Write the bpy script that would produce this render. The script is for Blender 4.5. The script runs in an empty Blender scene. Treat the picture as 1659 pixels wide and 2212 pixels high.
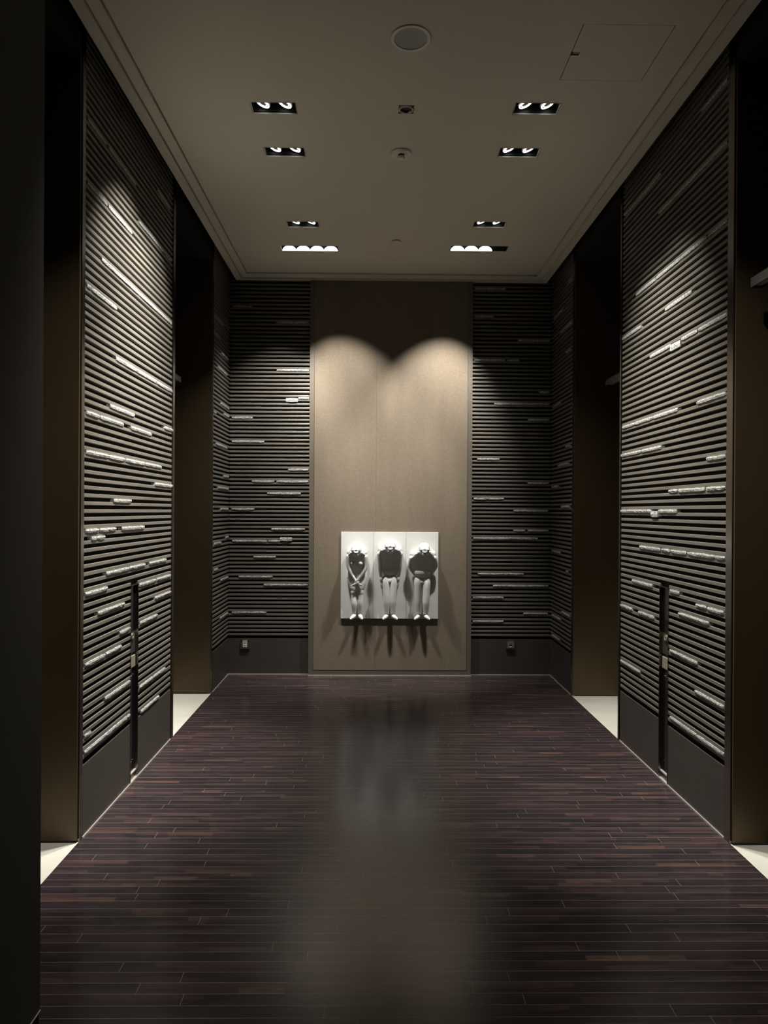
import bpy, bmesh, math, random
from mathutils import Vector, Matrix, Euler
random.seed(7)
R_ = math.radians
scene = bpy.context.scene
COL = scene.collection

# ------------------------------------------------------------------ camera
YAW, PITCH, ROLL = 0.0141, -0.00161, 0.0060
cam_data = bpy.data.cameras.new('camera')
cam = bpy.data.objects.new('camera', cam_data)
COL.objects.link(cam)
cam_data.sensor_fit = 'VERTICAL'
cam_data.sensor_height = 36.0
cam_data.lens = 36.0 * 1534.0 / 2212.0
cam_data.clip_start = 0.05
cam.location = (-0.1507, 0.0, 1.5)
_F = Vector((math.sin(YAW)*math.cos(PITCH), math.cos(YAW)*math.cos(PITCH), math.sin(PITCH)))
_R = Vector((math.cos(YAW), -math.sin(YAW), 0.0))
_U = _R.cross(_F)
_R2 = _R*math.cos(ROLL) + _U*math.sin(ROLL)
_U2 = -_R*math.sin(ROLL) + _U*math.cos(ROLL)
cam.rotation_euler = Matrix((_R2, _U2, -_F)).transposed().to_euler()
scene.camera = cam

# ------------------------------------------------------------------ world, exposure, lamp strengths
world = bpy.data.worlds.new('world'); scene.world = world
world.use_nodes = True
WB = world.node_tree.nodes['Background']
WB.inputs[0].default_value = (0.80, 0.92, 1.0, 1.0)
WB.inputs[1].default_value = 0.003
vs = scene.view_settings
vs.view_transform = 'Standard'; vs.look = 'None'; vs.gamma = 1.0; vs.use_curve_mapping = False
vs.exposure = 1.45
SIDE_W = 85.0        # power of one side downlight lamp
WALL_W = 70.0        # power of one end wall washer lamp
LAMP_COL = (1.0, 0.955, 0.875)
CEIL = 3.592         # underside of the ceiling border
CEIL_IN = 3.616      # underside of the inner ceiling
HW = 1.4725          # half width of the lobby between the slat faces
END = 6.50           # slat face of the end wall

# ------------------------------------------------------------------ materials
def new_mat(name):
    m = bpy.data.materials.new(name); m.use_nodes = True
    return m, m.node_tree.nodes, m.node_tree.links, m.node_tree.nodes['Principled BSDF']

def mat(name, col, rough=0.5, metal=0.0, var=0.0, stretch=(8, 8, 8), bump=0.0, spec=0.5, trans=0.0, rvar=0.0):
    m, N, L, P = new_mat(name)
    P.inputs['Base Color'].default_value = (*col, 1)
    P.inputs['Roughness'].default_value = rough
    P.inputs['Metallic'].default_value = metal
    P.inputs['Specular IOR Level'].default_value = spec
    P.inputs['Transmission Weight'].default_value = trans
    if var or bump or rvar:
        tc = N.new('ShaderNodeNewGeometry'); mp = N.new('ShaderNodeMapping'); nz = N.new('ShaderNodeTexNoise')
        mp.inputs['Scale'].default_value = stretch
        nz.inputs['Scale'].default_value = 1.0; nz.inputs['Detail'].default_value = 4.0
        L.new(tc.outputs['Position'], mp.inputs['Vector']); L.new(mp.outputs[0], nz.inputs['Vector'])
        if var:
            mr = N.new('ShaderNodeMapRange')
            mr.inputs['From Min'].default_value = 0.3; mr.inputs['From Max'].default_value = 0.7
            mr.inputs['To Min'].default_value = 1 - var; mr.inputs['To Max'].default_value = 1 + var
            L.new(nz.outputs['Fac'], mr.inputs['Value'])
            vm = N.new('ShaderNodeVectorMath'); vm.operation = 'SCALE'
            vm.inputs[0].default_value = col
            L.new(mr.outputs[0], vm.inputs['Scale']); L.new(vm.outputs[0], P.inputs['Base Color'])
        if rvar:
            mr = N.new('ShaderNodeMapRange')
            mr.inputs['To Min'].default_value = rough - rvar; mr.inputs['To Max'].default_value = rough + rvar
            L.new(nz.outputs['Fac'], mr.inputs['Value']); L.new(mr.outputs[0], P.inputs['Roughness'])
        if bump:
            b = N.new('ShaderNodeBump'); b.inputs['Strength'].default_value = bump; b.inputs['Distance'].default_value = 0.002
            L.new(nz.outputs['Fac'], b.inputs['Height']); L.new(b.outputs[0], P.inputs['Normal'])
    return m

def emit_mat(name, col, strength):
    m, N, L, P = new_mat(name)
    P.inputs['Base Color'].default_value = (0.8, 0.8, 0.8, 1)
    P.inputs['Emission Color'].default_value = (*col, 1)
    P.inputs['Emission Strength'].default_value = strength
    return m

def floor_mat():
    m, N, L, P = new_mat('dark_plank_floor')
    geo = N.new('ShaderNodeNewGeometry'); sep = N.new('ShaderNodeSeparateXYZ')
    L.new(geo.outputs['Position'], sep.inputs[0])
    def M(op, a, b=None, c=None):
        n = N.new('ShaderNodeMath'); n.operation = op
        for i, v in enumerate((a, b, c)):
            if v is None: continue
            if isinstance(v, (int, float)): n.inputs[i].default_value = v
            else: L.new(v, n.inputs[i])
        return n.outputs[0]
    def WN(a, b, off):
        cb = N.new('ShaderNodeCombineXYZ'); L.new(a, cb.inputs[0]); L.new(b, cb.inputs[1]); cb.inputs[2].default_value = off
        w = N.new('ShaderNodeTexWhiteNoise'); L.new(cb.outputs[0], w.inputs['Vector']); return w.outputs['Value']
    x, y = sep.outputs['X'], sep.outputs['Y']
    def layer(W, LEN, off):
        row = M('FLOOR', M('DIVIDE', y, W))
        sh = M('MULTIPLY', WN(row, row, off), 7.0)
        xs = M('DIVIDE', M('ADD', x, sh), LEN)
        colm = M('FLOOR', xs)
        rnd = WN(row, colm, off + 3.3)
        fy = M('FRACT', M('DIVIDE', y, W)); fx = M('FRACT', xs)
        return row, colm, rnd, fy, fx
    BW, BL = 0.0525, 1.05
    _, _, rb, fy, fx = layer(BW, BL, 1.7)
    _, _, rs, fy2, fx2 = layer(BW/2, 0.34, 5.1)
    _, _, rs2, _, _ = layer(BW/2, 0.21, 9.4)
    mixr = M('ADD', M('MULTIPLY', rs, 0.65), M('MULTIPLY', rs2, 0.35))
    ramp = N.new('ShaderNodeValToRGB'); L.new(mixr, ramp.inputs[0])
    e = ramp.color_ramp.elements
    e[0].position = 0.0; e[0].color = (0.013, 0.0115, 0.013, 1)
    e[1].position = 1.0; e[1].color = (0.078, 0.045, 0.036, 1)
    for p, c in ((0.30, (0.018, 0.0140, 0.0160)), (0.60, (0.027, 0.0185, 0.0200)), (0.84, (0.043, 0.027, 0.0255))):
        el = e.new(p); el.color = (*c, 1)
    nz = N.new('ShaderNodeTexNoise'); nz.inputs['Scale'].default_value = 1.0; nz.inputs['Detail'].default_value = 5
    mp = N.new('ShaderNodeMapping'); mp.inputs['Scale'].default_value = (7, 90, 1)
    L.new(geo.outputs['Position'], mp.inputs['Vector']); L.new(mp.outputs[0], nz.inputs['Vector'])
    g = M('MULTIPLY_ADD', nz.outputs['Fac'], 1.1, 0.45)
    sc = N.new('ShaderNodeVectorMath'); sc.operation = 'SCALE'
    L.new(ramp.outputs[0], sc.inputs[0]); L.new(g, sc.inputs['Scale'])
    # seams: light caught on board bevels, painted as pale lines along edges and ends
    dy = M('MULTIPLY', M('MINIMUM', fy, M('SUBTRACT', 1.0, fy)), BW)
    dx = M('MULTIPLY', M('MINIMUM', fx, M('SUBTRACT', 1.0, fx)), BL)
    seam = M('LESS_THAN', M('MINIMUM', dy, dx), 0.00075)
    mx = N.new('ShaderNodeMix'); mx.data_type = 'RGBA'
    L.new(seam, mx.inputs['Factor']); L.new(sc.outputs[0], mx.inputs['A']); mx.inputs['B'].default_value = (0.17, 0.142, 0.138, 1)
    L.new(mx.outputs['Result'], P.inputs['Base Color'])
    rr = M('MULTIPLY_ADD', nz.outputs['Fac'], 0.10, 0.165)
    L.new(rr, P.inputs['Roughness']); P.inputs['Specular IOR Level'].default_value = 0.8
    bp = N.new('ShaderNodeBump'); bp.inputs['Strength'].default_value = 0.10; bp.inputs['Distance'].default_value = 0.0008
    L.new(nz.outputs['Fac'], bp.inputs['Height']); L.new(bp.outputs[0], P.inputs['Normal'])
    return m

def fabric_mat():
    m, N, L, P = new_mat('woven_wallcovering')
    geo = N.new('ShaderNodeNewGeometry')
    def nz(scale, s):
        mp = N.new('ShaderNodeMapping'); mp.inputs['Scale'].default_value = s
        n = N.new('ShaderNodeTexNoise'); n.inputs['Scale'].default_value = scale; n.inputs['Detail'].default_value = 3
        L.new(geo.outputs['Position'], mp.inputs['Vector']); L.new(mp.outputs[0], n.inputs['Vector']); return n.outputs['Fac']
    a = nz(1, (45, 1, 420)); b = nz(1, (420, 1, 45)); c = nz(1, (9, 1, 1.2))
    ad = N.new('ShaderNodeMath'); ad.operation = 'ADD'; L.new(a, ad.inputs[0]); L.new(b, ad.inputs[1])
    ad2 = N.new('ShaderNodeMath'); ad2.operation = 'MULTIPLY_ADD'; L.new(c, ad2.inputs[0]); ad2.inputs[1].default_value = 0.5; L.new(ad.outputs[0], ad2.inputs[2])
    mr = N.new('ShaderNodeMapRange'); mr.inputs['From Min'].default_value = 0.85; mr.inputs['From Max'].default_value = 1.65
    mr.inputs['To Min'].default_value = 0.80; mr.inputs['To Max'].default_value = 1.20
    L.new(ad2.outputs[0], mr.inputs['Value'])
    vm = N.new('ShaderNodeVectorMath'); vm.operation = 'SCALE'; vm.inputs[0].default_value = (0.146, 0.118, 0.088)
    L.new(mr.outputs[0], vm.inputs['Scale']); L.new(vm.outputs[0], P.inputs['Base Color'])
    P.inputs['Roughness'].default_value = 0.75
    P.inputs['Specular IOR Level'].default_value = 0.2
    bp = N.new('ShaderNodeBump'); bp.inputs['Strength'].default_value = 0.25; bp.inputs['Distance'].default_value = 0.0006
    L.new(ad.outputs[0], bp.inputs['Height']); L.new(bp.outputs[0], P.inputs['Normal'])
    return m

M_FLOOR = floor_mat()
M_FABRIC = fabric_mat()
M_CEIL = mat('painted_ceiling', (0.57, 0.535, 0.445), 0.9, spec=0.1)
M_SLAT = mat('brushed_pewter_slat', (0.132, 0.122, 0.103), 0.40, 0.3, var=0.22, stretch=(3, 3, 260), rvar=0.08)
M_KICK = mat('dark_bronze_laminate', (0.048, 0.042, 0.036), 0.42, 0.2, var=0.08, stretch=(2, 2, 60))
M_BACK = mat('black_backing', (0.012, 0.011, 0.010), 0.8, spec=0.1)
M_BLACK = mat('black_paint', (0.006, 0.006, 0.006), 0.6, spec=0.2)
M_STEEL = mat('polished_steel_trim', (0.22, 0.20, 0.18), 0.24, 1.0)
M_CHROME = mat('pale_floor_strip', (0.62, 0.58, 0.54), 0.35, 0.6)
M_BRONZE = mat('brushed_bronze', (0.090, 0.064, 0.033), 0.42, 0.5, var=0.05, stretch=(300, 300, 4), rvar=0.05)
M_MARBLE = mat('pale_stone', (0.46, 0.45, 0.40), 0.35, 0.0, var=0.06, stretch=(4, 7, 1))
M_SHELL = mat('dark_wall', (0.020, 0.018, 0.015), 0.8, spec=0.1)
M_PILLAR = mat('dark_olive_panel', (0.040, 0.038, 0.029), 0.6, spec=0.3)
M_FRAME = mat('taupe_frame', (0.095, 0.082, 0.066), 0.45, 0.1, var=0.08, stretch=(60, 60, 3))
M_PLASTER = mat('white_plaster', (0.54, 0.555, 0.54), 0.6, 0.0, var=0.05, stretch=(9, 9, 9), bump=0.25)
M_WHITE = mat('white_fitting', (0.62, 0.60, 0.55), 0.4)
M_GRILLE = mat('speaker_mesh', (0.36, 0.36, 0.33), 0.8)
M_GLOW = emit_mat('lamp_and_scallop_glow', (1.0, 0.98, 0.93), 0.9)  # lamp rings, and the scallops of light shaped into the washer recesses
M_LAMPGLASS = mat('lamp_glass', (0.10, 0.10, 0.10), 0.25, 0.0)
M_HOUSE = mat('lamp_housing_liner', (0.004, 0.004, 0.0045), 0.45)
M_HOUSEW = mat('white_housing_liner', (0.75, 0.74, 0.70), 0.6)
M_OPAL = mat('grey_opal_lantern', (0.05, 0.05, 0.044), 0.35)
M_GLASSBLK = mat('black_glass', (0.004, 0.004, 0.0045), 0.06, 0.0)
M_TAN = mat('tan_plate', (0.17, 0.15, 0.11), 0.5)
M_GREYMET = mat('grey_brushed_plate', (0.12, 0.11, 0.10), 0.35, 0.8)
M_GOLDRIM = mat('bright_button_rim', (0.85, 0.80, 0.62), 0.2, 0.9)
M_SOCKET = mat('socket_grey', (0.42, 0.42, 0.39), 0.5)

def glass_mat():
    m, N, L, P = new_mat('cast_glass')
    P.inputs['Base Color'].default_value = (0.86, 0.88, 0.86, 1)
    P.inputs['Roughness'].default_value = 0.16
    P.inputs['Transmission Weight'].default_value = 0.5
    P.inputs['IOR'].default_value = 1.5
    geo = N.new('ShaderNodeNewGeometry')
    mp = N.new('ShaderNodeMapping'); mp.inputs['Scale'].default_value = (60, 60, 190)
    n = N.new('ShaderNodeTexNoise'); n.inputs['Scale'].default_value = 1.0; n.inputs['Detail'].default_value = 3
    L.new(geo.outputs['Position'], mp.inputs['Vector']); L.new(mp.outputs[0], n.inputs['Vector'])
    b = N.new('ShaderNodeBump'); b.inputs['Strength'].default_value = 0.6; b.inputs['Distance'].default_value = 0.003
    L.new(n.outputs['Fac'], b.inputs['Height']); L.new(b.outputs[0], P.inputs['Normal'])
    mr = N.new('ShaderNodeMapRange'); mr.inputs['From Min'].default_value = 0.35; mr.inputs['From Max'].default_value = 0.65
    mr.inputs['To Min'].default_value = 0.30; mr.inputs['To Max'].default_value = 0.92
    L.new(n.outputs['Fac'], mr.inputs['Value'])
    vm = N.new('ShaderNodeVectorMath'); vm.operation = 'SCALE'; vm.inputs[0].default_value = (0.92, 0.93, 0.90)
    L.new(mr.outputs[0], vm.inputs['Scale']); L.new(vm.outputs[0], P.inputs['Base Color'])
    return m
M_GLASS = glass_mat()

# ------------------------------------------------------------------ mesh helpers
def box(bm, x0, x1, y0, y1, z0, z1):
    v = [bm.verts.new(p) for p in ((x0,y0,z0),(x1,y0,z0),(x1,y1,z0),(x0,y1,z0),(x0,y0,z1),(x1,y0,z1),(x1,y1,z1),(x0,y1,z1))]
    for f in ((0,3,2,1),(4,5,6,7),(0,1,5,4),(1,2,6,5),(2,3,7,6),(3,0,4,7)):
        bm.faces.new([v[i] for i in f])

def ring(bm, cx, cy, cz, r0, r1, h, seg=40, M=None):
    """flat annulus with thickness h below cz"""
    vs_ = []
    for k in range(seg):
        a = 2*math.pi*k/seg
        for r, z in ((r0, 0), (r1, 0), (r1, -h), (r0, -h)):
            p = Vector((r*math.cos(a), r*math.sin(a), z))
            if M: p = M @ p
            vs_.append(bm.verts.new((cx+p.x, cy+p.y, cz+p.z)))
    for k in range(seg):
        a, b = 4*k, 4*((k+1) % seg)
        for i in range(4):
            j = (i+1) % 4
            bm.faces.new((vs_[a+i], vs_[b+i], vs_[b+j], vs_[a+j]))

def lathe(bm, cx, cy, cz, prof, seg=40, M=None):
    """profile of (radius, z) from axis outward, closed to the axis where radius is 0"""
    rows = []
    for r, z in prof:
        if r == 0:
            p = Vector((0, 0, z));  p = M @ p if M else p
            rows.append([bm.verts.new((cx+p.x, cy+p.y, cz+p.z))])
        else:
            row = []
            for k in range(seg):
                a = 2*math.pi*k/seg
                p = Vector((r*math.cos(a), r*math.sin(a), z)); p = M @ p if M else p
                row.append(bm.verts.new((cx+p.x, cy+p.y, cz+p.z)))
            rows.append(row)
    for A, B in zip(rows, rows[1:]):
        for k in range(seg):
            j = (k+1) % seg
            if len(A) == 1 and len(B) == 1: continue
            if len(A) == 1: bm.faces.new((A[0], B[k], B[j]))
            elif len(B) == 1: bm.faces.new((A[k], B[0], A[j]))
            else: bm.faces.new((A[k], B[k], B[j], A[j]))

def obj(name, bm, m, parent=None, smooth=False, bevel=0.0):
    bmesh.ops.recalc_face_normals(bm, faces=bm.faces[:])
    me = bpy.data.meshes.new(name); bm.to_mesh(me); bm.free()
    me.materials.append(m)
    if smooth:
        for p in me.polygons: p.use_smooth = True
    o = bpy.data.objects.new(name, me); COL.objects.link(o)
    if parent: o.parent = parent
    if bevel:
        b = o.modifiers.new('bevel', 'BEVEL'); b.width = bevel; b.segments = 2; b.limit_method = 'ANGLE'
    return o

def boxes(name, lst, m, parent=None, bevel=0.0):
    bm = bmesh.new()
    for b in lst: box(bm, *b)
    return obj(name, bm, m, parent, bevel=bevel)

def tag(o, label=None, cat=None, group=None, kind=None):
    if label: o['label'] = label
    if cat: o['category'] = cat
    if group: o['group'] = group
    if kind: o['kind'] = kind
    return o

def empty(name, loc=(0, 0, 0)):
    e = bpy.data.objects.new(name, None); e.location = loc; e.empty_display_size = 0.1
    COL.objects.link(e); return e

def struct(name, lst, m):
    return tag(boxes(name, lst, m), kind='structure')

def sbox(side, a0, a1, y0, y1, z0, z1):
    """box beside the side wall: a = distance behind (+) or in front (-) of the slat face"""
    if side < 0: return (-HW-a1, -HW-a0, y0, y1, z0, z1)
    return (HW+a0, HW+a1, y0, y1, z0, z1)

# ------------------------------------------------------------------ the room
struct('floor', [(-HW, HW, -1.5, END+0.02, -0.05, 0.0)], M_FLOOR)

NEAR = {-1: (2.0, 3.205), 1: (2.0, 3.180)}
FAR = {-1: (4.725, 5.800), 1: (4.690, 5.758)}
PAN = {-1: (3.252, 4.668), 1: (3.248, 4.655)}
PANF = {-1: (5.845, END), 1: (5.805, END)}

# ceiling: an inner field with openings for the fittings, framed by two steps down to the border
HOLES = []   # x0, x1, y0, y1
def field(bm, x0, x1, y0, y1, z, holes):
    xs = sorted({x0, x1, *[h[0] for h in holes], *[h[1] for h in holes]})
    ys = sorted({y0, y1, *[h[2] for h in holes], *[h[3] for h in holes]})
    for i in range(len(xs)-1):
        for j in range(len(ys)-1):
            cx, cy = (xs[i]+xs[i+1])/2, (ys[j]+ys[j+1])/2
            if any(h[0] < cx < h[1] and h[2] < cy < h[3] for h in holes): continue
            box(bm, xs[i], xs[i+1], ys[j], ys[j+1], z, z+0.012)
DLX, DLW, DLD = 0.690, 0.232, 0.106
DL = [(-1, 2.665), (-1, 3.750), (-1, 4.209), (-1, 5.270), (1, 2.640), (1, 3.722), (1, 4.180), (1, 5.232)]
WW = [(-1, 5.748), (1, 5.710)]
WWX, WWW, WWD = 0.684, 0.458, 0.112
HATCH = (0.745, 1.149, 3.070, 3.470)
for s, y in DL: HOLES.append((s*DLX-DLW/2, s*DLX+DLW/2, y-DLD/2, y+DLD/2))
for s, y in WW: HOLES.append((s*WWX-WWW/2, s*WWX+WWW/2, y-WWD/2, y+WWD/2))
HOLES.append(HATCH)
HOLES.append((-0.034, 0.046, 3.705, 3.785))       # pocket of the small round fitting
CX, CY0, CY1 = 1.417, -1.5, 6.486
bm = bmesh.new()
I1, I2 = 0.062, 0.125
field(bm, -CX+I2, CX-I2, CY0, CY1-0.155, CEIL_IN, HOLES)
def frame(bm, a, b, ya, yb, z0, z1):
    box(bm, -CX+a, -CX+b, CY0, CY1-ya, z0, z1); box(bm, CX-b, CX-a, CY0, CY1-ya, z0, z1)
    box(bm, -CX+b, CX-b, CY1-yb, CY1-ya, z0, z1)
frame(bm, 0.0, I1-0.006, 0.0, 0.042, CEIL, CEIL+0.040)
frame(bm, I1, I2-0.006, 0.050, 0.147, CEIL+0.012, CEIL+0.040)
ceil = obj('ceiling', bm, M_CEIL); tag(ceil, kind='structure')

struct('trim_1', [(-2.2, 2.2, -1.5, 6.9, 3.86, 3.92)], M_BLACK)      # slab above the dropped ceiling
struct('wall_back', [(-2.2, 2.2, END+0.035, END+0.12, 0, 3.86)], M_SHELL)

REC = {(-1, 'n'): 0.40, (-1, 'f'): 0.40, (1, 'n'): 0.168, (1, 'f'): 0.40}
for s, nm in ((-1, 'left'), (1, 'right')):
    lst = [sbox(s, 0.030, 0.50, PAN[s][0]-0.0, PAN[s][1]+0.0, 0, 3.86),
           sbox(s, 0.030, 0.50, PANF[s][0], END+0.035, 0, 3.86),
           sbox(s, 0.0, 0.50, NEAR[s][0], NEAR[s][1], 3.53, 3.86),
           sbox(s, 0.0, 0.50, FAR[s][0], FAR[s][1], 3.53, 3.86),
           sbox(s, 0.50, 0.60, -1.5, END+0.1, 0, 3.86)]
    if s > 0: lst.append(sbox(s, 0.0, 0.50, -1.5, NEAR[s][0]-0.012, 0, 3.86))
    struct('wall_'+nm, lst, M_SHELL)

# near piers where the lobby narrows towards the camera
for s, nm in ((-1, 'left'),):
    X0 = 1.078
    a = [(s*X0, s*1.95, -1.5, 2.0, 0.097, 3.86)]
    a = [(min(q[0], q[1]), max(q[0], q[1]), *q[2:]) for q in a]
    t = empty('entrance_pier', (0, 0, 0))
    tag(t, 'dark olive full height pier cropped at the %s edge beside the nearest lift recess' % nm, 'pier')
    boxes('pier_panel', a, M_PILLAR, t)
    b = a[0]; boxes('plinth', [(b[0], b[1]-0.002 if s < 0 else b[1], b[2], b[3]-0.002, 0.0, 0.093)] if s < 0 else [(b[0]+0.002, b[1], b[2], b[3]-0.002, 0, 0.093)], M_BLACK, t)
    e = (s*(X0-0.002), s*(X0+0.006)); boxes('edge_strip', [(min(e), max(e), -1.5, 2.001, 0.093, 0.097)], M_CHROME, t)

# lift door recesses: stone threshold, bronze jambs and header, two leaves
def lift(num, s, y0, y1, rec, where):
    e = tag(empty('door_%d' % num, (s*(HW+rec), (y0+y1)/2, 0)), kind='structure')
    inv = Matrix.Translation(-Vector(e.location))
    def P(name, lst, m, bevel=0.0):
        o = boxes(name, lst, m, e, bevel); o.data.transform(inv); return o
    P('stone_threshold', [sbox(s, 0.0, rec+0.02, y0-0.02, y1+0.012, -0.02, 0.0)], M_MARBLE)
    P('jamb', [sbox(s, 0.004, rec+0.02, y1, y1+0.010, 0.010, 3.53)], M_BRONZE)
    P('jamb', [sbox(s, 0.004, rec+0.02, y0-0.010, y0, 0.010, 3.53)], M_BRONZE)
    P('header', [sbox(s, rec-0.02, rec+0.03, y0, y1, 2.36, 3.53)], M_BLACK)
    ym = (y0+y1)/2
    P('door_leaf', [sbox(s, rec, rec+0.03, y0, ym-0.002, 0.006, 2.36)], M_BRONZE)
    P('door_leaf', [sbox(s, rec, rec+0.03, ym+0.002, y1, 0.006, 2.36)], M_BRONZE)
    return e
lift(1, -1, *NEAR[-1], REC[(-1, 'n')], '')
lift(2, -1, *FAR[-1], REC[(-1, 'f')], '')
lift(3, 1, *NEAR[1], REC[(1, 'n')], '')
lift(4, 1, *FAR[1], REC[(1, 'f')], '')

# ------------------------------------------------------------------ slatted wall panels with cast glass inlays
INLAYS = {
 'L': [(-1,4.061,4.399,0),(0,3.27,3.518,0),(0,3.521,3.878,0),(2,3.27,3.343,0),(3,4.031,4.288,0),(3,4.291,4.528,0),(5,3.516,3.875,0),(11,3.27,3.513,0),(11,3.523,3.74,0),(13,3.716,3.871,0),(13,4.039,4.359,0),(16,4.31,4.641,0),(17,3.42,3.784,0),(19,4.021,4.324,0),(19,4.339,4.639,0),(20,3.27,3.539,0),(22,3.524,3.858,0),(22,3.861,4.126,0),(22,4.193,4.538,0),(27,3.339,3.405,0),(27,3.408,3.505,0),(28,3.27,3.427,0),(28,3.435,3.654,0),(28,3.733,4.1,0),(32,3.618,3.881,0),(35,4.289,4.666,0),(38,3.27,3.548,0),(38,3.551,3.783,0),(38,3.792,4.116,0),(38,4.119,4.423,0),(43,3.27,3.427,0),(43,3.435,3.752,0),(43,3.865,4.225,0),(45,3.561,3.923,0),(45,4.483,4.67,0),(52,3.641,3.939,0),(52,3.942,4.326,0),(52,4.329,4.654,0),(59,3.27,3.323,0),(59,3.326,3.646,0),(64,3.44,3.993,0),(64,3.996,4.631,0),(72,3.27,3.509,0),(72,3.527,3.865,0),(75,3.984,4.341,0),(75,4.344,4.611,0),(80,3.27,3.496,0),(80,3.523,3.925,0),(84,4.308,4.575,0)],
 'R': [(0,3.252,3.531,0),(0,3.534,3.851,0),(4,4.288,4.63,0),(6,3.255,3.552,0),(10,3.528,3.857,0),(14,4.077,4.32,0),(14,4.425,4.637,0),(16,3.406,3.75,0),(18,3.261,3.423,0),(18,3.432,3.549,0),(19,3.743,3.862,0),(19,4.103,4.428,0),(25,3.254,3.345,0),(25,3.35,3.646,0),(25,3.658,3.85,0),(25,3.863,3.978,0),(25,3.992,4.31,0),(31,3.777,4.024,0),(31,4.027,4.126,1),(31,4.129,4.648,0),(34,3.256,3.441,0),(34,3.457,3.766,0),(34,3.772,3.886,0),(38,3.256,3.443,0),(41,3.988,4.296,0),(41,4.299,4.646,0),(46,3.255,3.55,0),(46,3.773,4.113,0),(46,4.116,4.415,0),(46,4.418,4.63,0),(56,3.254,3.539,0),(56,3.55,3.735,0),(56,3.738,3.866,1),(56,3.869,4.163,0),(62,3.616,3.945,0),(62,4.308,4.637,0),(68,3.252,3.441,0),(68,3.455,3.754,0),(68,3.757,4.081,0),(68,4.084,4.39,0),(78,3.257,3.531,0),(78,3.534,3.867,0),(78,3.87,4.046,0),(84,4.023,4.307,0),(84,4.31,4.599,0),(86,3.261,3.525,0)],
 'LF': [(5,6.139,6.47,0),(14,6.151,6.47,0),(17,5.888,6.046,0),(23,5.883,6.164,0),(24,6.358,6.47,0),(31,6.135,6.47,0),(36,6.028,6.47,0),(39,6.264,6.47,0),(46,5.933,6.397,0),(53,5.859,5.944,0),(54,6.253,6.47,0),(56,6.119,6.47,0),(64,6.004,6.379,0),(68,6.144,6.47,0),(71,5.85,6.112,0),(75,5.85,6.212,0)],
 'RF': [(0,6.17,6.424,0),(5,6.139,6.429,0),(7,5.851,6.107,0),(17,5.901,5.965,0),(21,6.154,6.444,0),(32,5.872,6.129,0),(37,6.237,6.458,0),(42,5.938,6.243,0),(46,5.868,6.019,0),(57,6.167,6.454,0),(68,5.859,6.008,0),(74,5.85,6.213,0),(79,6.142,6.425,0),(84,5.845,5.993,0)],
 'BL': [(5,-1.443,-1.128,0),(12,-1.154,-0.75,0),(14,-1.383,-1.073,0),(19,-1.249,-1.046,0),(23,-1.442,-1.127,0),(23,-1.116,-1.006,0),(24,-1.006,-0.898,1),(26,-1.088,-0.781,0),(31,-1.452,-1.242,0),(35,-1.126,-0.821,0),(38,-1.267,-1.062,0),(38,-1.043,-0.75,0),(41,-0.938,-0.75,0),(48,-1.452,-1.156,0),(54,-1.452,-1.263,0),(59,-0.96,-0.851,1),(59,-0.848,-0.75,0),(66,-1.047,-0.751,0),(78,-1.052,-0.754,0),(82,-1.452,-1.275,0)],
 'BR': [(3,0.76,1.043,0),(5,1.225,1.341,0),(5,1.344,1.45,0),(9,0.76,1.043,0),(12,0.946,1.257,0),(12,1.26,1.452,0),(15,0.804,1.226,0),(24,0.76,1.354,0),(26,1.129,1.24,0),(26,1.261,1.452,0),(31,1.128,1.446,0),(34,0.76,1.04,0),(38,1.258,1.452,0),(44,0.792,0.997,0),(54,1.258,1.452,0),(58,0.946,1.261,0),(58,1.264,1.452,0),(61,1.359,1.452,0),(69,0.76,1.045,0),(69,1.064,1.174,0),(74,1.16,1.452,0),(80,0.76,0.936,0),(87,0.76,1.045,0)],
}

PITCH_Z, SLAT_T, SLAT_H = 0.0363, 0.374, 0.0180
KICK = 0.328
CALL_H = 1.085
CALL = {-1: (3.886, 4.008), 1: (3.880, 4.002)}

def glass_bar(L, h, d):
    """a hand-cast glass bar: length L along x, uneven faces"""
    bm = bmesh.new()
    n = max(2, int(L/0.03))
    rows = []
    for i in range(n+1):
        x = L*i/n
        sh = 0.0 if 0 < i < n else 0.0018
        j = lambda a=0.0005: random.uniform(-a, a)
        row = [bm.verts.new((x, -d+sh+j(0.0009), -h/2+sh+j())), bm.verts.new((x, 0, -h/2+sh)),
               bm.verts.new((x, 0, h/2-sh)), bm.verts.new((x, -d+sh+j(0.0009), h/2-sh+j())),
               bm.verts.new((x, -d-0.002+sh+j(0.0007), j()))]
        rows.append(row)
    for A, B in zip(rows, rows[1:]):
        for k in range(5):
            q = (k+1) % 5
            bm.faces.new((A[k], B[k], B[q], A[q]))
    bm.faces.new(rows[0]); bm.faces.new(rows[-1][::-1])
    return bm

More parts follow.
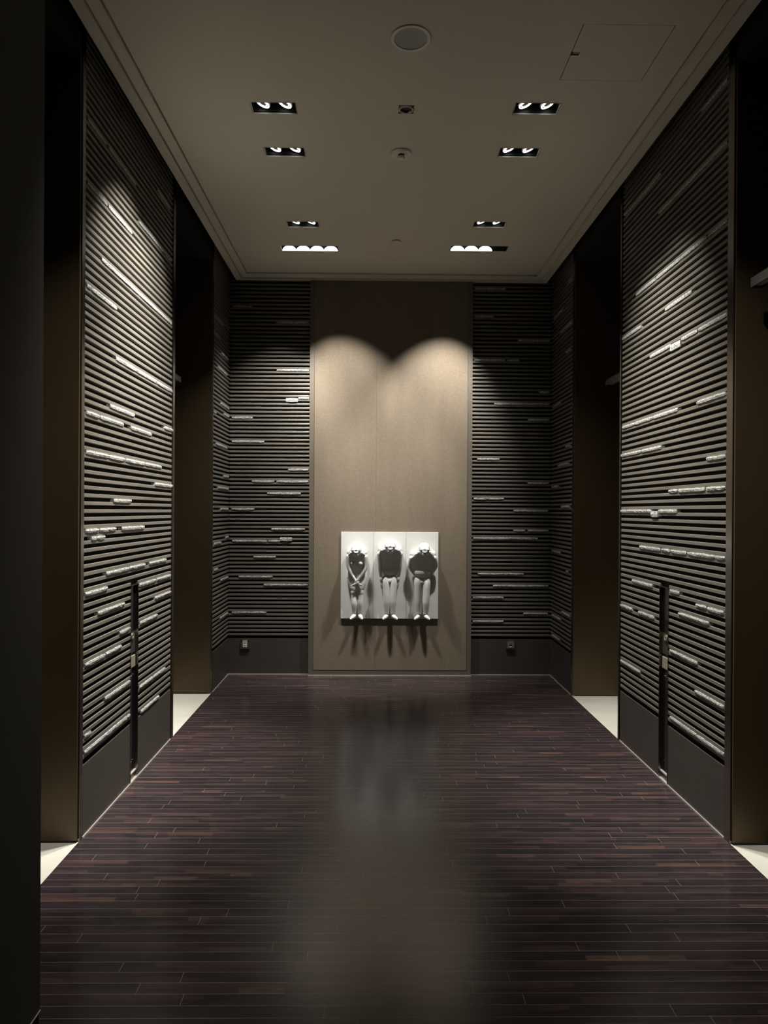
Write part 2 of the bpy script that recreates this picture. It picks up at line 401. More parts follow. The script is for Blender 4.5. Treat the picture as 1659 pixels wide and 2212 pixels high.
def slat_panel(key, a0, a1, label, cut=None):
    """a0..a1: extent along the wall. key L/R/LF/RF side walls, BL/BR end wall"""
    end = key[0] == 'B'
    s = -1 if key[0] == 'L' else 1
    base = (0.5*(a0+a1), END, 0) if end else (s*HW, 0.5*(a0+a1), 0)
    root = tag(empty('slatted_wall_panel', base), label, 'wall panel', 'slatted wall panels')
    T = Matrix.Translation(-Vector(base))
    def bx(u0, u1, d0, d1, z0, z1):
        return (u0, u1, END+d0, END+d1, z0, z1) if end else sbox(s, d0, d1, u0, u1, z0, z1)
    def P(name, lst, m, bevel=0.0):
        o = boxes(name, lst, m, root, bevel); o.data.transform(T); return o
    spans = [(a0, a1)] if not cut else [(a0, cut[0]), (cut[1], a1)]
    e0, e1 = a0, a1
    if not end:                       # polished trims at the ends, with a dark reveal
        if key in ('L', 'R'):
            P('edge_trim', [bx(NEAR[s][1]+0.014, a0, -0.002, 0.026, 0.0, 3.80)], M_STEEL)
            P('edge_trim', [bx(a1, FAR[s][0]-0.012, -0.002, 0.026, 0.0, 3.80)], M_STEEL)
            e0, e1 = a0, a1-0.016
        else:
            P('edge_trim', [bx(FAR[s][1]+0.012, a0, -0.001, 0.026, 0.0, 3.80)], M_STEEL)
            if s: e1 = END
    sl = []
    k = 0
    while SLAT_T + PITCH_Z*k < 3.80:
        zt = SLAT_T + PITCH_Z*k
        for b0, b1 in ([(e0, e1)] if (not cut or zt-SLAT_H > CALL_H) else [(e0, cut[0]), (cut[1], e1)]):
            sl.append(bx(b0, b1, 0.0, 0.018, zt-SLAT_H, zt))
        k += 1
    P('slats', sl, M_SLAT, 0.0020)
    bk = [bx(e0, e1, 0.018, 0.028, KICK, 3.80)] if not cut else [bx(e0, cut[0], 0.018, 0.028, KICK, 3.80), bx(cut[1], e1, 0.018, 0.028, KICK, 3.80), bx(cut[0], cut[1], 0.018, 0.028, CALL_H, 3.80)]
    P('backing', bk, M_BACK)
    for b0, b1 in ([(e0, e1)] if not cut else [(e0, cut[0]), (cut[1], e1)]):
        P('kick_panel', [bx(b0, b1, 0.0, 0.028, 0.006, KICK)], M_KICK)
    P('floor_strip', [bx(e0, e1, -0.004, 0.010, 0.0, 0.006)], M_CHROME)
    for k, u0, u1, dbl in INLAYS[key]:
        if cut and u1 > cut[0] and u0 < cut[1] and SLAT_T+PITCH_Z*k < CALL_H:
            if (u0+u1)/2 < (cut[0]+cut[1])/2: u1 = min(u1, cut[0]-0.002)
            else: u0 = max(u0, cut[1]+0.002)
        if u1-u0 < 0.012: continue
        zc = SLAT_T + PITCH_Z*k + 0.0090; h = 0.0184; d = 0.0225
        if dbl: zc -= 0.0175; h = 0.036; d = 0.026
        m = glass_bar(u1-u0, h, d)
        if end: MM = Matrix.Translation((u0, END+0.0175, zc))
        elif s < 0: MM = Matrix.Translation((-HW-0.0175, u0, zc)) @ Matrix.Rotation(math.pi/2, 4, 'Z')
        else: MM = Matrix.Translation((HW+0.0175, u1, zc)) @ Matrix.Rotation(-math.pi/2, 4, 'Z')
        bmesh.ops.transform(m, matrix=T @ MM, verts=m.verts[:])
        obj('glass_inlay', m, M_GLASS, root)
    return root

slat_panel('L', *PAN[-1], 'large slatted panel with glass inlays between the two lifts on the left, call station set in it', CALL[-1])
slat_panel('R', *PAN[1], 'large slatted panel with glass inlays between the two lifts on the right, call station set in it', CALL[1])
slat_panel('LF', *PANF[-1], 'narrow slatted panel in the far left corner between lift and end wall')
slat_panel('RF', *PANF[1], 'narrow dim slatted panel in the far right corner between lift and end wall')
slat_panel('BL', -HW, -0.742, 'slatted end wall panel left of the pale fabric panel, above the light grey socket')
slat_panel('BR', 0.742, HW, 'darker slatted end wall panel right of the pale fabric panel, above the dark socket')

# ------------------------------------------------------------------ fabric covered end panel
FY = 6.455
t = tag(empty('fabric_wall_panel', (0, FY, 0)), 'tall beige woven fabric panel in a taupe frame behind the white plaques', 'wall panel')
def PF(name, lst, m, bevel=0.0):
    o = boxes(name, lst, m, t, bevel); o.data.transform(Matrix.Translation((0, -FY, 0))); return o
ZT = 3.588
PF('frame', [(-0.740, -0.698, FY, FY+0.078, 0.006, ZT), (0.698, 0.740, FY, FY+0.078, 0.006, ZT), (-0.698, 0.698, FY, FY+0.078, 0.006, 0.048)], M_FRAME)
PF('fabric_sheet', [(-0.696, -0.1335, FY+0.006, FY+0.05, 0.052, ZT)], M_FABRIC)
PF('fabric_sheet', [(-0.1325, 0.696, FY+0.006, FY+0.05, 0.052, ZT)], M_FABRIC)
PF('inner_bead', [(-0.698, 0.698, FY-0.001, FY+0.05, 0.048, 0.052), (-0.698, -0.696, FY-0.001, FY+0.05, 0.052, ZT), (0.696, 0.698, FY-0.001, FY+0.05, 0.052, ZT)], M_STEEL)
PF('floor_strip', [(-0.742, 0.742, FY-0.005, FY+0.02, 0.0, 0.006)], M_CHROME)

# ------------------------------------------------------------------ relief plaques
def ell(bm, c, r, rot=None, sub=3):
    n0 = len(bm.verts)
    M = Matrix.Translation(c) @ (Euler(rot).to_matrix().to_4x4() if rot else Matrix.Identity(4)) @ Matrix.Diagonal((*r, 1))
    bmesh.ops.create_icosphere(bm, subdivisions=sub, radius=1.0, matrix=M)

def limb(bm, pts, seg=18):
    """smooth tapered tube with rounded ends through (point, radius)"""
    P = [Vector(q[0]) for q in pts]; Rr = [q[1] for q in pts]
    if len(P) == 2: P = [P[0], P[0].lerp(P[1], 0.5), P[1]]; Rr = [Rr[0], (Rr[0]+Rr[1])/2, Rr[1]]
    samples = []
    n = len(P)
    for i in range(n-1):
        p0 = P[max(i-1, 0)]; p1 = P[i]; p2 = P[i+1]; p3 = P[min(i+2, n-1)]
        for k in range(8):
            t = k/8.0
            q = 0.5*((2*p1)+(p2-p0)*t+(2*p0-5*p1+4*p2-p3)*t*t+(3*p1-p0-3*p2+p3)*t**3)
            tt = t*t*(3-2*t)
            samples.append((q, Rr[i]+(Rr[i+1]-Rr[i])*tt))
    samples.append((P[-1], Rr[-1]))
    d0 = (samples[1][0]-samples[0][0]).normalized(); d1 = (samples[-1][0]-samples[-2][0]).normalized()
    up = Vector((0, 1, 0)) if abs(d0.y) < 0.9 else Vector((1, 0, 0))
    full = []
    for f in (1.0, 0.85, 0.5): full.append((samples[0][0]-d0*samples[0][1]*f, samples[0][1]*math.sqrt(max(1-f*f, 0.0009))))
    full += samples
    for f in (0.5, 0.85, 1.0): full.append((samples[-1][0]+d1*samples[-1][1]*f, samples[-1][1]*math.sqrt(max(1-f*f, 0.0009))))
    rows = []
    for i, (q, r) in enumerate(full):
        d = (full[min(i+1, len(full)-1)][0]-full[max(i-1, 0)][0]).normalized()
        x = up.cross(d).normalized(); y = d.cross(x)
        rows.append([bm.verts.new(q+x*(r*math.cos(2*math.pi*k/seg))+y*(r*math.sin(2*math.pi*k/seg))) for k in range(seg)])
    for A, B in zip(rows, rows[1:]):
        for k in range(seg):
            j = (k+1) % seg
            bm.faces.new((A[k], A[j], B[j], B[k]))
    bm.faces.new(rows[0][::-1]); bm.faces.new(rows[-1])

def loft(bm, rings, seg=28):
    """closed loft through elliptical rings (centre, radius_x, radius_y_perp, tilt)"""
    rows = []
    for c, rx, ry, tl in rings:
        M = Matrix.Translation(c) @ Matrix.Rotation(tl, 4, 'X')
        rows.append([bm.verts.new(M @ Vector((rx*math.copysign(abs(math.cos(a))**0.85, math.cos(a)), ry*math.copysign(abs(math.sin(a))**0.85, math.sin(a)), 0))) for a in [2*math.pi*k/seg for k in range(seg)]])
    for A, B in zip(rows, rows[1:]):
        for k in range(seg):
            j = (k+1) % seg
            bm.faces.new((A[k], A[j], B[j], B[k]))
    bm.faces.new(rows[0][::-1]); bm.faces.new(rows[-1])

Q = 0.000634
def figure(kind, Xc):
    """bowing figure; coordinates: X,Y read off the plaque, d = height of relief"""
    bm = bmesh.new()
    def p(X, Y, d): return ((X-Xc)*Q, -0.68*d-0.003, (1368-Y)*Q)
    def g(X, Y, d): return ((X-Xc)*Q, -d, (1368-Y)*Q)
    if kind == 1: hx, hy, hr, hh, hd = 337, 388, 0.048, 0.062, 0.150
    elif kind == 2: hx, hy, hr, hh, hd = 813, 332, 0.052, 0.070, 0.158
    else: hx, hy, hr, hh, hd = 1298, 372, 0.051, 0.066, 0.158
    H = Vector(p(hx, hy, hd))
    TX = Matrix.Rotation(R_(-24), 3, 'X')
    def hv(x, y, z): return H + TX @ Vector((x, y, z))
    def h(dx, dz, dy, r, rot=None, sub=3):
        E = TX @ (Euler(rot).to_matrix() if rot else Matrix.Identity(3))
        ell(bm, hv(dx, -dy, dz), r, E.to_euler(), sub)
    k = hr/0.050
    # skull, jaw
    h(0, 0.014*k, -0.004, (hr*0.98, 0.052, hh*0.84)); h(0, -0.016*k, 0.006, (hr*0.86, 0.043, hh*0.70)); h(0, -0.046*k, 0.016, (0.025*k, 0.027, 0.019*k))
    # brow, closed lids, cheeks, nostrils, ears, nose, lips
    for s in (-1, 1):
        h(s*0.020*k, 0.005*k, 0.039, (0.0145*k, 0.0085, 0.0085*k))
        h(s*0.024*k, -0.012*k, 0.036, (0.0200*k, 0.0165, 0.0135*k))
        h(s*0.0090*k, -0.0180*k, 0.054, (0.0060*k, 0.007, 0.0055*k))
        h(s*hr*1.06, 0.006*k, -0.006, (0.011*k, 0.006, 0.016*k), (0, s*0.25, 0))
        h(s*hr*1.03, -0.018*k, -0.004, (0.009*k, 0.006, 0.011*k))
        h(s*0.017*k, -0.031*k, 0.042, (0.006, 0.006, 0.004))
    limb(bm, [(hv(0, -0.040, 0.018*k), 0.0055), (hv(0, -0.057, -0.013*k), 0.0085)])
    limb(bm, [(hv(-0.020*k, -0.045, -0.0275*k), 0.0030), (hv(0, -0.054, -0.0335*k), 0.0042), (hv(0.020*k, -0.045, -0.0275*k), 0.0030)])
    limb(bm, [(hv(-0.018*k, -0.043, -0.0345*k), 0.0030), (hv(0, -0.052, -0.0425*k), 0.0048), (hv(0.018*k, -0.043, -0.0345*k), 0.0030)])
    # neck
    limb(bm, [(H+Vector((0, 0.022, -0.020)), 0.034*k), (Vector(p(hx, hy+60, 0.070)), 0.036*k)])
    tl = R_(-33)
    if kind == 1:
        # torso falling back from the shoulders to the waist, rounded back above
        loft(bm, [(p(345, 800, 0.008), 0.030, 0.020, tl), (p(345, 720, 0.022), 0.062, 0.028, tl), (p(342, 620, 0.044), 0.074, 0.034, tl), (p(342, 520, 0.076), 0.086, 0.034, tl), (p(342, 455, 0.104), 0.082, 0.032, tl), (p(342, 420, 0.116), 0.056, 0.028, tl)])
        ell(bm, p(345, 420, 0.045), (0.092, 0.062, 0.050)); ell(bm, p(345, 500, 0.02), (0.092, 0.05, 0.07))
        ell(bm, p(290, 575, 0.098), (0.020, 0.018, 0.019)); ell(bm, p(395, 575, 0.098), (0.020, 0.018, 0.019))
        # skirted hips
        loft(bm, [(p(345, 962, 0.010), 0.060, 0.042, 0), (p(345, 930, 0.010), 0.070, 0.045, 0), (p(345, 860, 0.010), 0.084, 0.045, 0), (p(345, 770, 0.008), 0.092, 0.041, 0), (p(345, 690, 0.006), 0.088, 0.034, 0), (p(345, 630, 0.0), 0.070, 0.024, 0)])
        # arms reaching down to crossed hands
        limb(bm, [(p(222, 470, 0.095), 0.019), (p(230, 640, 0.082), 0.0165), (p(328, 815, 0.086), 0.0115)])
        limb(bm, [(p(470, 475, 0.095), 0.019), (p(470, 640, 0.082), 0.0165), (p(362, 805, 0.092), 0.0115)])
        ell(bm, p(336, 838, 0.088), (0.016, 0.009, 0.019), (0, -0.5, 0)); ell(bm, p(354, 845, 0.098), (0.016, 0.009, 0.019), (0, 0.5, 0))
        for i in range(4):
            limb(bm, [(p(352+5*i, 852, 0.088), 0.0044), (p(362+15*i, 876+3*(3-i), 0.088), 0.0040), (p(368+19*i, 902-5*i, 0.084), 0.0034)])
            limb(bm, [(p(340-5*i, 855, 0.098), 0.0044), (p(330-15*i, 880+3*(3-i), 0.094), 0.0040), (p(324-19*i, 904-5*i, 0.086), 0.0034)])
        limb(bm, [(p(330, 832, 0.098), 0.005), (p(352, 806, 0.108), 0.0042)])
        legs = ((303, 316, 262, -1), (394, 388, 424, 1)); lr = (0.031, 0.029, 0.020)
        ly = (930, 1080, 1290)
    elif kind == 2:
        loft(bm, [(p(815, 800, 0.010), 0.018, 0.018, tl), (p(815, 745, 0.022), 0.055, 0.030, tl), (p(815, 640, 0.046), 0.078, 0.036, tl), (p(815, 540, 0.072), 0.096, 0.036, tl), (p(815, 440, 0.112), 0.108, 0.036, tl), (p(815, 395, 0.132), 0.096, 0.030, tl)])
        ell(bm, p(815, 375, 0.050), (0.112, 0.070, 0.062)); ell(bm, p(815, 480, 0.02), (0.112, 0.05, 0.09))
        ell(bm, p(815, 670, 0.056), (0.058, 0.022, 0.045))
        for s in (-1, 1):
            X = lambda v: 813+s*v
            limb(bm, [(p(X(152), 430, 0.104), 0.021), (p(X(146), 590, 0.074), 0.018), (p(X(130), 740, 0.046), 0.0135)])
            ell(bm, p(X(120), 785, 0.044), (0.016, 0.012, 0.030))
            limb(bm, [(p(X(110), 775, 0.046), 0.0055), (p(X(103), 815, 0.046), 0.0048), (p(X(103), 840, 0.042), 0.0040)])
            for i in range(4):
                L = (120, 138, 130, 105)[i]
                limb(bm, [(p(X(108+9*i), 810, 0.040), 0.0047), (p(X(105+8*i), 810+L*0.5, 0.040), 0.0044), (p(X(104+6*i), 800+L, 0.030), 0.0034)])
        ell(bm, g(813, 820, 0.022), (0.060, 0.034, 0.040))
        legs = ((765, 778, 724, -1), (863, 856, 918, 1)); lr = (0.034, 0.033, 0.0235)
        ly = (790, 1050, 1290)
    else:
        loft(bm, [(p(1285, 822, 0.012), 0.020, 0.016, tl), (p(1285, 760, 0.030), 0.070, 0.034, tl), (p(1285, 680, 0.050), 0.096, 0.040, tl), (p(1285, 590, 0.072), 0.112, 0.040, tl), (p(1285, 500, 0.106), 0.110, 0.038, tl), (p(1290, 440, 0.132), 0.086, 0.030, tl)])
        ell(bm, p(1285, 440, 0.050), (0.120, 0.070, 0.060)); ell(bm, p(1285, 520, 0.02), (0.118, 0.05, 0.08))
        ell(bm, p(1285, 690, 0.062), (0.080, 0.030, 0.055))
        for s in (-1, 1):
            X = lambda v: 1285+s*v
            limb(bm, [(p(X(165), 490, 0.090), 0.022), (p(X(186), 600, 0.062), 0.018), (p(X(125), 715, 0.046), 0.0125), (p(X(60), 775, 0.040), 0.0095)])
            ell(bm, p(X(35), 793, 0.040), (0.018, 0.009, 0.012), (0, s*0.5, 0))
            for i in range(4):
                limb(bm, [(p(X(28), 786+8*i, 0.042), 0.0038), (p(X(8), 796+8*i, 0.044), 0.0034), (p(X(-10), 800+7*i, 0.040), 0.0028)])
        ell(bm, g(1281, 830, 0.022), (0.070, 0.036, 0.040))
        legs = ((1222, 1240, 1178, -1), (1340, 1322, 1380, 1)); lr = (0.039, 0.037, 0.026)
        ly = (790, 1050, 1290)
    for x0, x1, xt, s in legs:
        ml = lambda f: x0+(x1-x0)*f
        limb(bm, [(g(x0, ly[0]-20, 0.010), lr[0]*0.95), (g(x0, ly[0]+50, 0.024 if kind > 1 else 0.017), lr[0]), (g(ml(0.3), ly[1]-50, 0.024 if kind > 1 else 0.016), lr[1]*0.96), (g(ml(0.6), ly[1]+60, 0.018), lr[1]), (g(x1, ly[2], 0.012), lr[2])])
        limb(bm, [(g(x1, 1312, 0.012), 0.018), (g(x1*0.7+xt*0.3, 1334, 0.026), 0.019), (g(x1*0.25+xt*0.75, 1350, 0.042), 0.0160), (g(xt, 1356, 0.048), 0.0105)])
        for i in range(3): ell(bm, g(xt-s*(9*i-2), 1362, 0.056-0.003*i), (0.006, 0.006, 0.005))
    # keep only the relief, cut off behind the slab face
    g = bmesh.ops.bisect_plane(bm, geom=bm.verts[:]+bm.edges[:]+bm.faces[:], plane_co=(0, 0.006, 0), plane_no=(0, 1, 0), clear_outer=True)
    cut = [e for e in g['geom_cut'] if isinstance(e, bmesh.types.BMEdge)]
    try: bmesh.ops.holes_fill(bm, edges=cut, sides=0)
    except Exception: pass
    return bm

PW, PH, PT = 0.2935, 0.785, 0.016
for i, (xc, zoomc, label) in enumerate((
    (-0.3005, 347, 'white plaster plaque, bald figure bowing with crossed hands, leftmost of the three'),
    (-0.0055, 812, 'white plaster plaque, bald figure bowing with arms straight down, middle of the three'),
    (0.2895, 1280, 'white plaster plaque, stout bald figure bowing with rounded arms, rightmost of the three'))):
    r = tag(empty('relief_plaque', (xc, FY+0.006-PT, 0.5215)), label, 'sculpture', 'bowing figure plaques')
    boxes('slab', [(-PW/2, PW/2, 0, PT, 0, PH)], M_PLASTER, r, bevel=0.0015)
    o = obj('bowing_figure', figure(i+1, zoomc), M_PLASTER, r, smooth=True)
    rm = o.modifiers.new('remesh', 'REMESH'); rm.mode = 'VOXEL'; rm.voxel_size = 0.0018; rm.use_smooth_shade = True
    sm = o.modifiers.new('smooth', 'SMOOTH'); sm.factor = 0.5; sm.iterations = 5

# ------------------------------------------------------------------ call stations: pockets in the slat panels
for s, nm in ((-1, 'left'), (1, 'right')):
    y0, y1 = CALL[s]; ym = (y0+y1)/2
    loc = (s*HW, ym, 0)
    r = tag(empty('lift_call_station', loc), 'tall black glass lift call station sunk into the large slatted panel on the %s' % nm, 'call station', 'lift call stations')
    T = Matrix.Translation(-Vector(loc))
    def PC(name, lst, m, bevel=0.0):
        o = boxes(name, lst, m, r, bevel); o.data.transform(T); return o
    g = 0.004
    PC('surround', [sbox(s, -0.003, 0.028, y0, y0+g, 0.006, CALL_H), sbox(s, -0.003, 0.028, y1-g, y1, 0.006, CALL_H), sbox(s, -0.003, 0.028, y0, y1, CALL_H-0.004, CALL_H)], M_STEEL)
    PC('glass_face', [sbox(s, 0.012, 0.026, y0+g, y1-g, 0.83, CALL_H-0.004)], M_GLASSBLK)
    PC('button_plate', [sbox(s, 0.014, 0.026, y0+g, y1-g, 0.705, 0.828)], M_GREYMET)
    b = bmesh.new()
    Mx = Matrix.Rotation(-s*math.pi/2, 4, 'Y')
    ring(b, s*(HW+0.006)-s*HW, ym-loc[1], 0.800, 0.010, 0.017, 0.006, 28, Mx)
    obj('call_button', b, M_GOLDRIM, r)
    PC('tan_insert', [sbox(s, 0.008, 0.026, y0+g+0.006, y1-g-0.012, 0.625, 0.690)], M_TAN, 0.002)  # tan plate set below the button plate
    PC('lower_plate', [sbox(s, 0.014, 0.026, y0+g, y1-g, 0.055, 0.703)], M_GLASSBLK)
    for yy, zz in ((ym-0.012, 0.580), (ym+0.014, 0.584), (ym-0.008, 0.105), (ym+0.012, 0.112)):
        b = bmesh.new(); ell(b, (s*0.012, yy-ym, zz), (0.0025, 0.0035, 0.0035), sub=2)
        obj('screw', b, M_STEEL, r, smooth=True)
    PC('foot_bar', [sbox(s, 0.004, 0.026, y0+g, y1-g, 0.040, 0.047)], M_CHROME)
    PC('foot_box', [sbox(s, 0.010, 0.026, y0+g, y1-g, 0.006, 0.040)], M_GREYMET)

# ------------------------------------------------------------------ wall sockets on the end wall
def socket(x, z, label, pale):
    r = tag(empty('wall_socket', (x, END, z)), label, 'socket')
    S = 0.0415
    boxes('back_box', [(-S, S, -0.012, 0.0, -S, S)], M_GREYMET, r, bevel=0.002)
    boxes('rim', [(-S, S, -0.015, -0.012, S-0.008, S)], M_STEEL, r, bevel=0.0006)
    boxes('rim', [(-S, S, -0.015, -0.012, -S, -S+0.006)], M_STEEL, r, bevel=0.0006)
    if pale:
        boxes('socket_insert', [(-0.020, 0.021, -0.016, -0.012, -0.030, 0.032)], M_SOCKET, r, bevel=0.001)
        for q in ((-0.013, -0.004, -0.0165, -0.0158, 0.018, 0.023), (0.004, 0.013, -0.0165, -0.0158, 0.018, 0.023), (-0.006, 0.006, -0.0165, -0.0158, 0.002, 0.007)):
            boxes('slot', [q], M_BLACK, r)
        b = bmesh.new(); ell(b, (0, -0.0155, -0.008), (0.007, 0.003, 0.007), sub=2); obj('socket_pin', b, M_WHITE, r, smooth=True)
    else:
        boxes('socket_insert', [(-0.032, 0.032, -0.0150, -0.012, -0.030, 0.032)], mat('socket_brown_grey', (0.12, 0.105, 0.09), 0.5), r, bevel=0.001)
        boxes('slot', [(-0.010, 0.010, -0.0158, -0.0150, -0.014, 0.004)], M_BLACK, r)
        boxes('jack_flap', [(-0.010, 0.010, -0.019, -0.0150, -0.022, -0.013)], M_WHITE, r, bevel=0.002)
socket(-1.320, 0.279, 'square wall socket with pale grey insert on the left kick panel of the end wall', True)
socket(1.109, 0.279, 'dark square data socket with small white flap on the right kick panel', False)

# ------------------------------------------------------------------ ceiling fittings
def spot(name, loc, target, power, size, blend, parent, radius=0.018):
    l = bpy.data.lights.new(name, 'SPOT'); l.energy = power; l.spot_size = R_(size); l.spot_blend = blend
    l.shadow_soft_size = radius; l.color = LAMP_COL
    o = bpy.data.objects.new(name, l); COL.objects.link(o)
    d = Vector(target)-Vector(loc)
    o.rotation_euler = d.to_track_quat('-Z', 'Y').to_euler()
    o.parent = parent; o.location = Vector(loc)-Vector(parent.location)
    return o

def lamp_mesh(r, x, y, z, tilt_axis, tilt, lens=None):
    """tilted lamp: outer reflector ring, inner ring, glass"""
    M = Euler((tilt, 0, 0) if tilt_axis == 'X' else (0, tilt, 0)).to_matrix()
    for r0, r1, hh in ((0.0285, 0.0365, 0.002), (0.0195, 0.0235, 0.001)):
        b = bmesh.new(); ring(b, x, y, z, r0, r1, hh, 36, M); obj('reflector_ring', b, lens or M_GLOW, r)
    b = bmesh.new(); lathe(b, x, y, z+0.002, [(0, 0.004), (0.0185, 0.0), (0.040, 0.004), (0.034, 0.035), (0, 0.045)], 32, M)
    obj('lamp_body', b, M_LAMPGLASS, r, smooth=False)

def housing(r, w, d, m, top=0.11):
    hw, hd, T = w/2, d/2, 0.003
    boxes('housing', [(-hw-T, -hw, -hd-T, hd+T, 0.0, top), (hw, hw+T, -hd-T, hd+T, 0.0, top), (-hw, hw, -hd-T, -hd, 0.0, top), (-hw, hw, hd, hd+T, 0.0, top), (-hw-T, hw+T, -hd-T, hd+T, top, top+T)], m, r)
    # thin lip inside the opening
    L = 0.0012
    boxes('trim_lip', [(-hw, -hw+L, -hd, hd, -0.001, 0.006), (hw-L, hw, -hd, hd, -0.001, 0.006), (-hw, hw, -hd, -hd+L, -0.001, 0.006), (-hw, hw, hd-L, hd, -0.001, 0.006)], M_WHITE, r)

where = {0: 'nearest the camera, just above the frame', 1: 'second from the camera', 2: 'third from the camera', 3: 'farthest, in front of the four lamp fitting'}
for i, (s, y) in enumerate(DL):
    n = i % 4; side = 'left' if s < 0 else 'right'
    r = tag(empty('twin_downlight', (s*DLX, y, CEIL_IN)), 'black recessed twin downlight in the %s row, %s' % (side, where[n]), 'downlight', 'recessed twin downlights')
    housing(r, DLW, DLD, M_HOUSE)
    AIM = {-1: [(0.0, 1.6), (0.20, 2.35), (-0.12, 2.2), (-0.1, 1.5)], 1: [(0.0, 1.5), (0.25, 1.55), (-0.05, 1.45), (-0.15, 0.9)]}[s][n]
    PWR = {-1: [0.5, 1.7, 1.35, 0.5], 1: [0.5, 0.95, 1.05, 0.25]}[s][n]
    for u in (-0.058, 0.058):
        lamp_mesh(r, u, -0.001, 0.024, 'Y', -s*R_(20))
        spot('downlight_lamp', (s*DLX+u, y-0.004, CEIL_IN+0.007), (s*HW, y+AIM[0]*(1 if u > 0 else 0.4), AIM[1] if u*s > 0 else AIM[1]-1.25), SIDE_W*PWR*(1 if u*s > 0 else 1.0), 62 if u*s > 0 else 52, 0.75, r)
for i, (s, y) in enumerate(WW):
    side = 'left' if s < 0 else 'right'
    r = tag(empty('four_lamp_wall_washer', (s*WWX, y, CEIL_IN)), 'long recessed fitting with four glaring lamps near the end wall, %s side' % side, 'wall washer', 'four lamp wall washers')
    housing(r, WWW, WWD, M_HOUSE)
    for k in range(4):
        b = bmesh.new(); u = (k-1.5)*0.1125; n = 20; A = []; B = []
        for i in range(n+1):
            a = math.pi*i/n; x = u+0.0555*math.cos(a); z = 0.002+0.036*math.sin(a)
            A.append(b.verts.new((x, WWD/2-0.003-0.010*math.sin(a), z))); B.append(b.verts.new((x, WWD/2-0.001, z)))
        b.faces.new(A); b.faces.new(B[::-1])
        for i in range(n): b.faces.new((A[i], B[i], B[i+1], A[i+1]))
        obj('light_scallop', b, M_GLOW if not (s > 0 and k == 3) else M_HOUSE, r)  # glowing half-disc standing in for the lamp's light scallop on the recess wall
    for k in range(4):
        u = (k-1.5)*0.113
        lamp_mesh(r, u, -0.010, 0.040, 'X', R_(35), M_GLOW if not (s > 0 and k == 3) else M_LAMPGLASS)
        if s < 0: tx, tz, pw, sz = [(-1.15, 1.7, 0.95, 60), (-0.85, 1.5, 0.9, 60), (-0.34, 1.98, 1.4, 60), (-0.14, 0.55, 0.62, 34)][k]
        else: tx, tz, pw, sz = [(0.10, 0.55, 0.70, 34), (0.36, 2.10, 2.05, 56), (0.62, 1.1, 0.22, 60), (1.0, 1.6, 0.03, 60)][k]
        spot('washer_lamp', (s*WWX+u, y+0.0, CEIL_IN+0.024), (tx, FY, tz), WALL_W*pw, sz, 0.75, r, 0.012)

r = tag(empty('ceiling_speaker', (0.001, 3.178, CEIL_IN)), 'large round flush ceiling speaker with pale rim', 'speaker')
b = bmesh.new(); ring(b, 0, 0, 0.0, 0.074, 0.0895, 0.006, 56); obj('rim', b, M_WHITE, r, bevel=0.0015)
b = bmesh.new(); lathe(b, 0, 0, 0, [(0, -0.003), (0.074, -0.002)], 48); obj('grille', b, M_GRILLE, r)

r = tag(empty('recessed_sensor', (0.006, 3.745, CEIL_IN)), 'small round ceiling fitting with silvery ring and dark brown centre', 'ceiling fitting')
b = bmesh.new(); lathe(b, 0, 0, 0, [(0.026, 0.012), (0.027, -0.002), (0.034, -0.0045), (0.043, 0.0)], 44); obj('ring', b, M_STEEL, r, smooth=True)
b = bmesh.new(); lathe(b, 0, 0, 0, [(0, 0.008), (0.027, 0.010), (0.060, 0.010)], 40); obj('dark_centre', b, mat('brown_lens', (0.05, 0.035, 0.022), 0.4), r)

r = tag(empty('smoke_detector', (-0.002, 4.200, CEIL_IN)), 'round white smoke detector with stepped base and central knob', 'smoke detector')
b = bmesh.new(); lathe(b, 0, 0, 0, [(0, -0.011), (0.046, -0.011), (0.050, -0.014), (0.060, -0.010), (0.063, -0.002), (0.060, 0.0)], 48); obj('base', b, M_WHITE, r, smooth=True)
b = bmesh.new(); lathe(b, 0, 0, 0, [(0.018, -0.010), (0.018, -0.020)], 32); obj('dark_collar', b, M_BLACK, r)
b = bmesh.new(); lathe(b, 0, 0, 0, [(0, -0.037), (0.014, -0.037), (0.020, -0.033), (0.022, -0.024), (0.018, -0.020), (0, -0.020)], 36); obj('knob', b, M_WHITE, r, smooth=True)
r = tag(empty('sprinkler_cover', (0.012, 5.578, CEIL_IN)), 'small concealed sprinkler cover disc the colour of the ceiling', 'sprinkler')
b = bmesh.new(); lathe(b, 0, 0, 0, [(0, -0.009), (0.036, -0.009), (0.038, -0.007), (0.038, -0.005), (0, -0.005)], 40); obj('cover_disc', b, M_CEIL, r)
b = bmesh.new(); lathe(b, 0, 0, 0, [(0.031, -0.005), (0.031, 0.0)], 36); obj('dark_gap', b, M_BLACK, r)

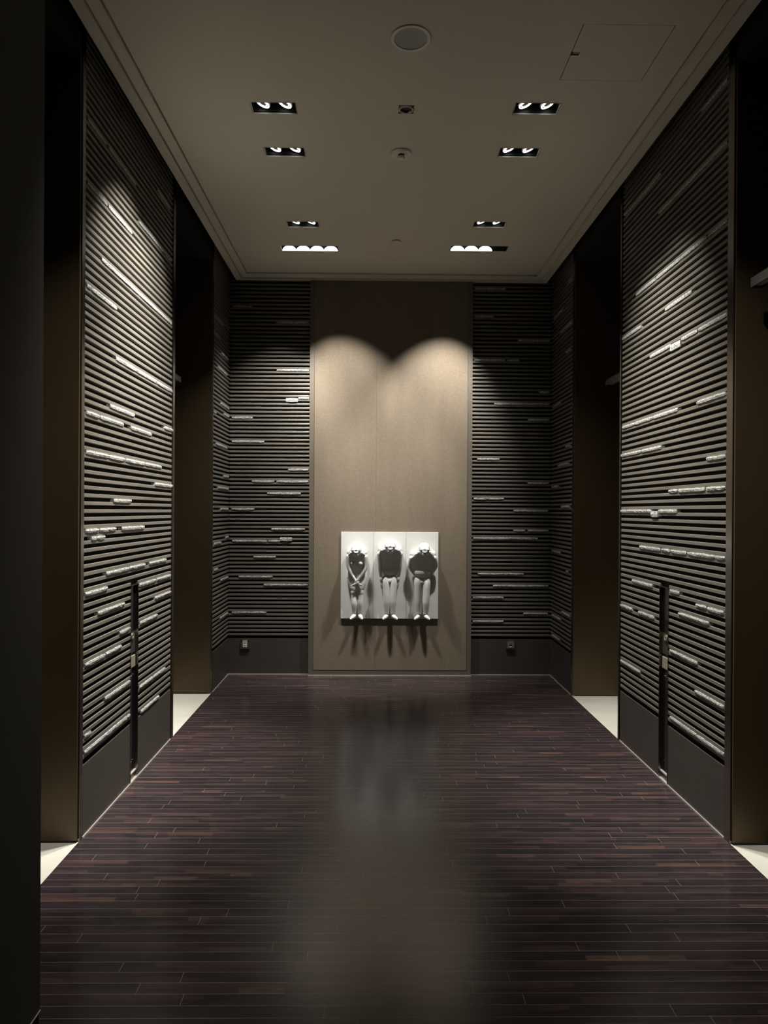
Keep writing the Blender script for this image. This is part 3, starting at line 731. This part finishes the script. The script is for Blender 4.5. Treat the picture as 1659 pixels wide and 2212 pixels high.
r = tag(empty('access_hatch', ((HATCH[0]+HATCH[1])/2, (HATCH[2]+HATCH[3])/2, CEIL_IN)), 'square ceiling access hatch with thin dark gap and finger slot', 'access hatch')
hs = 0.1982
b = bmesh.new(); box(b, -hs+0.036, hs, -hs, hs, 0.0, 0.010); box(b, -hs, -hs+0.036, -hs, -0.012, 0, 0.010); box(b, -hs, -hs+0.036, 0.012, hs, 0, 0.010)
obj('hatch_leaf', b, M_CEIL, r)
boxes('hatch_frame', [(-0.21, 0.21, -0.21, 0.21, 0.014, 0.020)], mat('hatch_frame_grey', (0.10, 0.09, 0.08), 0.8), r)
boxes('latch', [(-hs+0.006, -hs+0.034, -0.010, 0.006, 0.003, 0.009)], mat('latch_brown', (0.22, 0.19, 0.16), 0.6), r)

# ------------------------------------------------------------------ hall lanterns above the lift doors
def lantern(s, yend, length, xf, z0, door, label):
    r = tag(empty('hall_lantern', (s*xf, yend-length/2, z0)), label, 'lantern', 'hall lanterns')
    L2 = length/2; D, Hh, w = 0.055, 0.047, 0.006
    def sb(a0, a1, *q): return (min(s*a0, s*a1), max(s*a0, s*a1), *q)
    boxes('opal_cover', [sb(0, w, -L2, L2, 0, Hh), sb(D-w, D, -L2, L2, 0, Hh), sb(0, D, L2-w, L2, 0, Hh), sb(0, D, -L2, -L2+w, 0, Hh), sb(0, D, -L2, L2, Hh-w, Hh)], M_OPAL, r, bevel=0.001)
    boxes('inner_diffuser', [sb(w, D-w, -L2+w, L2-w, 0.010, 0.014)], M_GRILLE, r)
    boxes('bracket', [sb(D, door-xf, -L2+0.08, -L2+0.12, 0.012, Hh)], M_BLACK, r)
    boxes('bracket', [sb(D, door-xf, L2-0.12, L2-0.08, 0.012, Hh)], M_BLACK, r)
lantern(1, 3.12, 0.52, 1.506, 2.495, HW+0.148, 'grey box lantern above the nearest lift on the right, cropped by the frame')
lantern(1, 5.57, 0.52, 1.664, 2.495, HW+0.38, 'dim grey box lantern above the farther lift on the right')
lantern(-1, 5.59, 0.52, 1.668, 2.495, HW+0.38, 'small grey box lantern above the farther lift on the left')
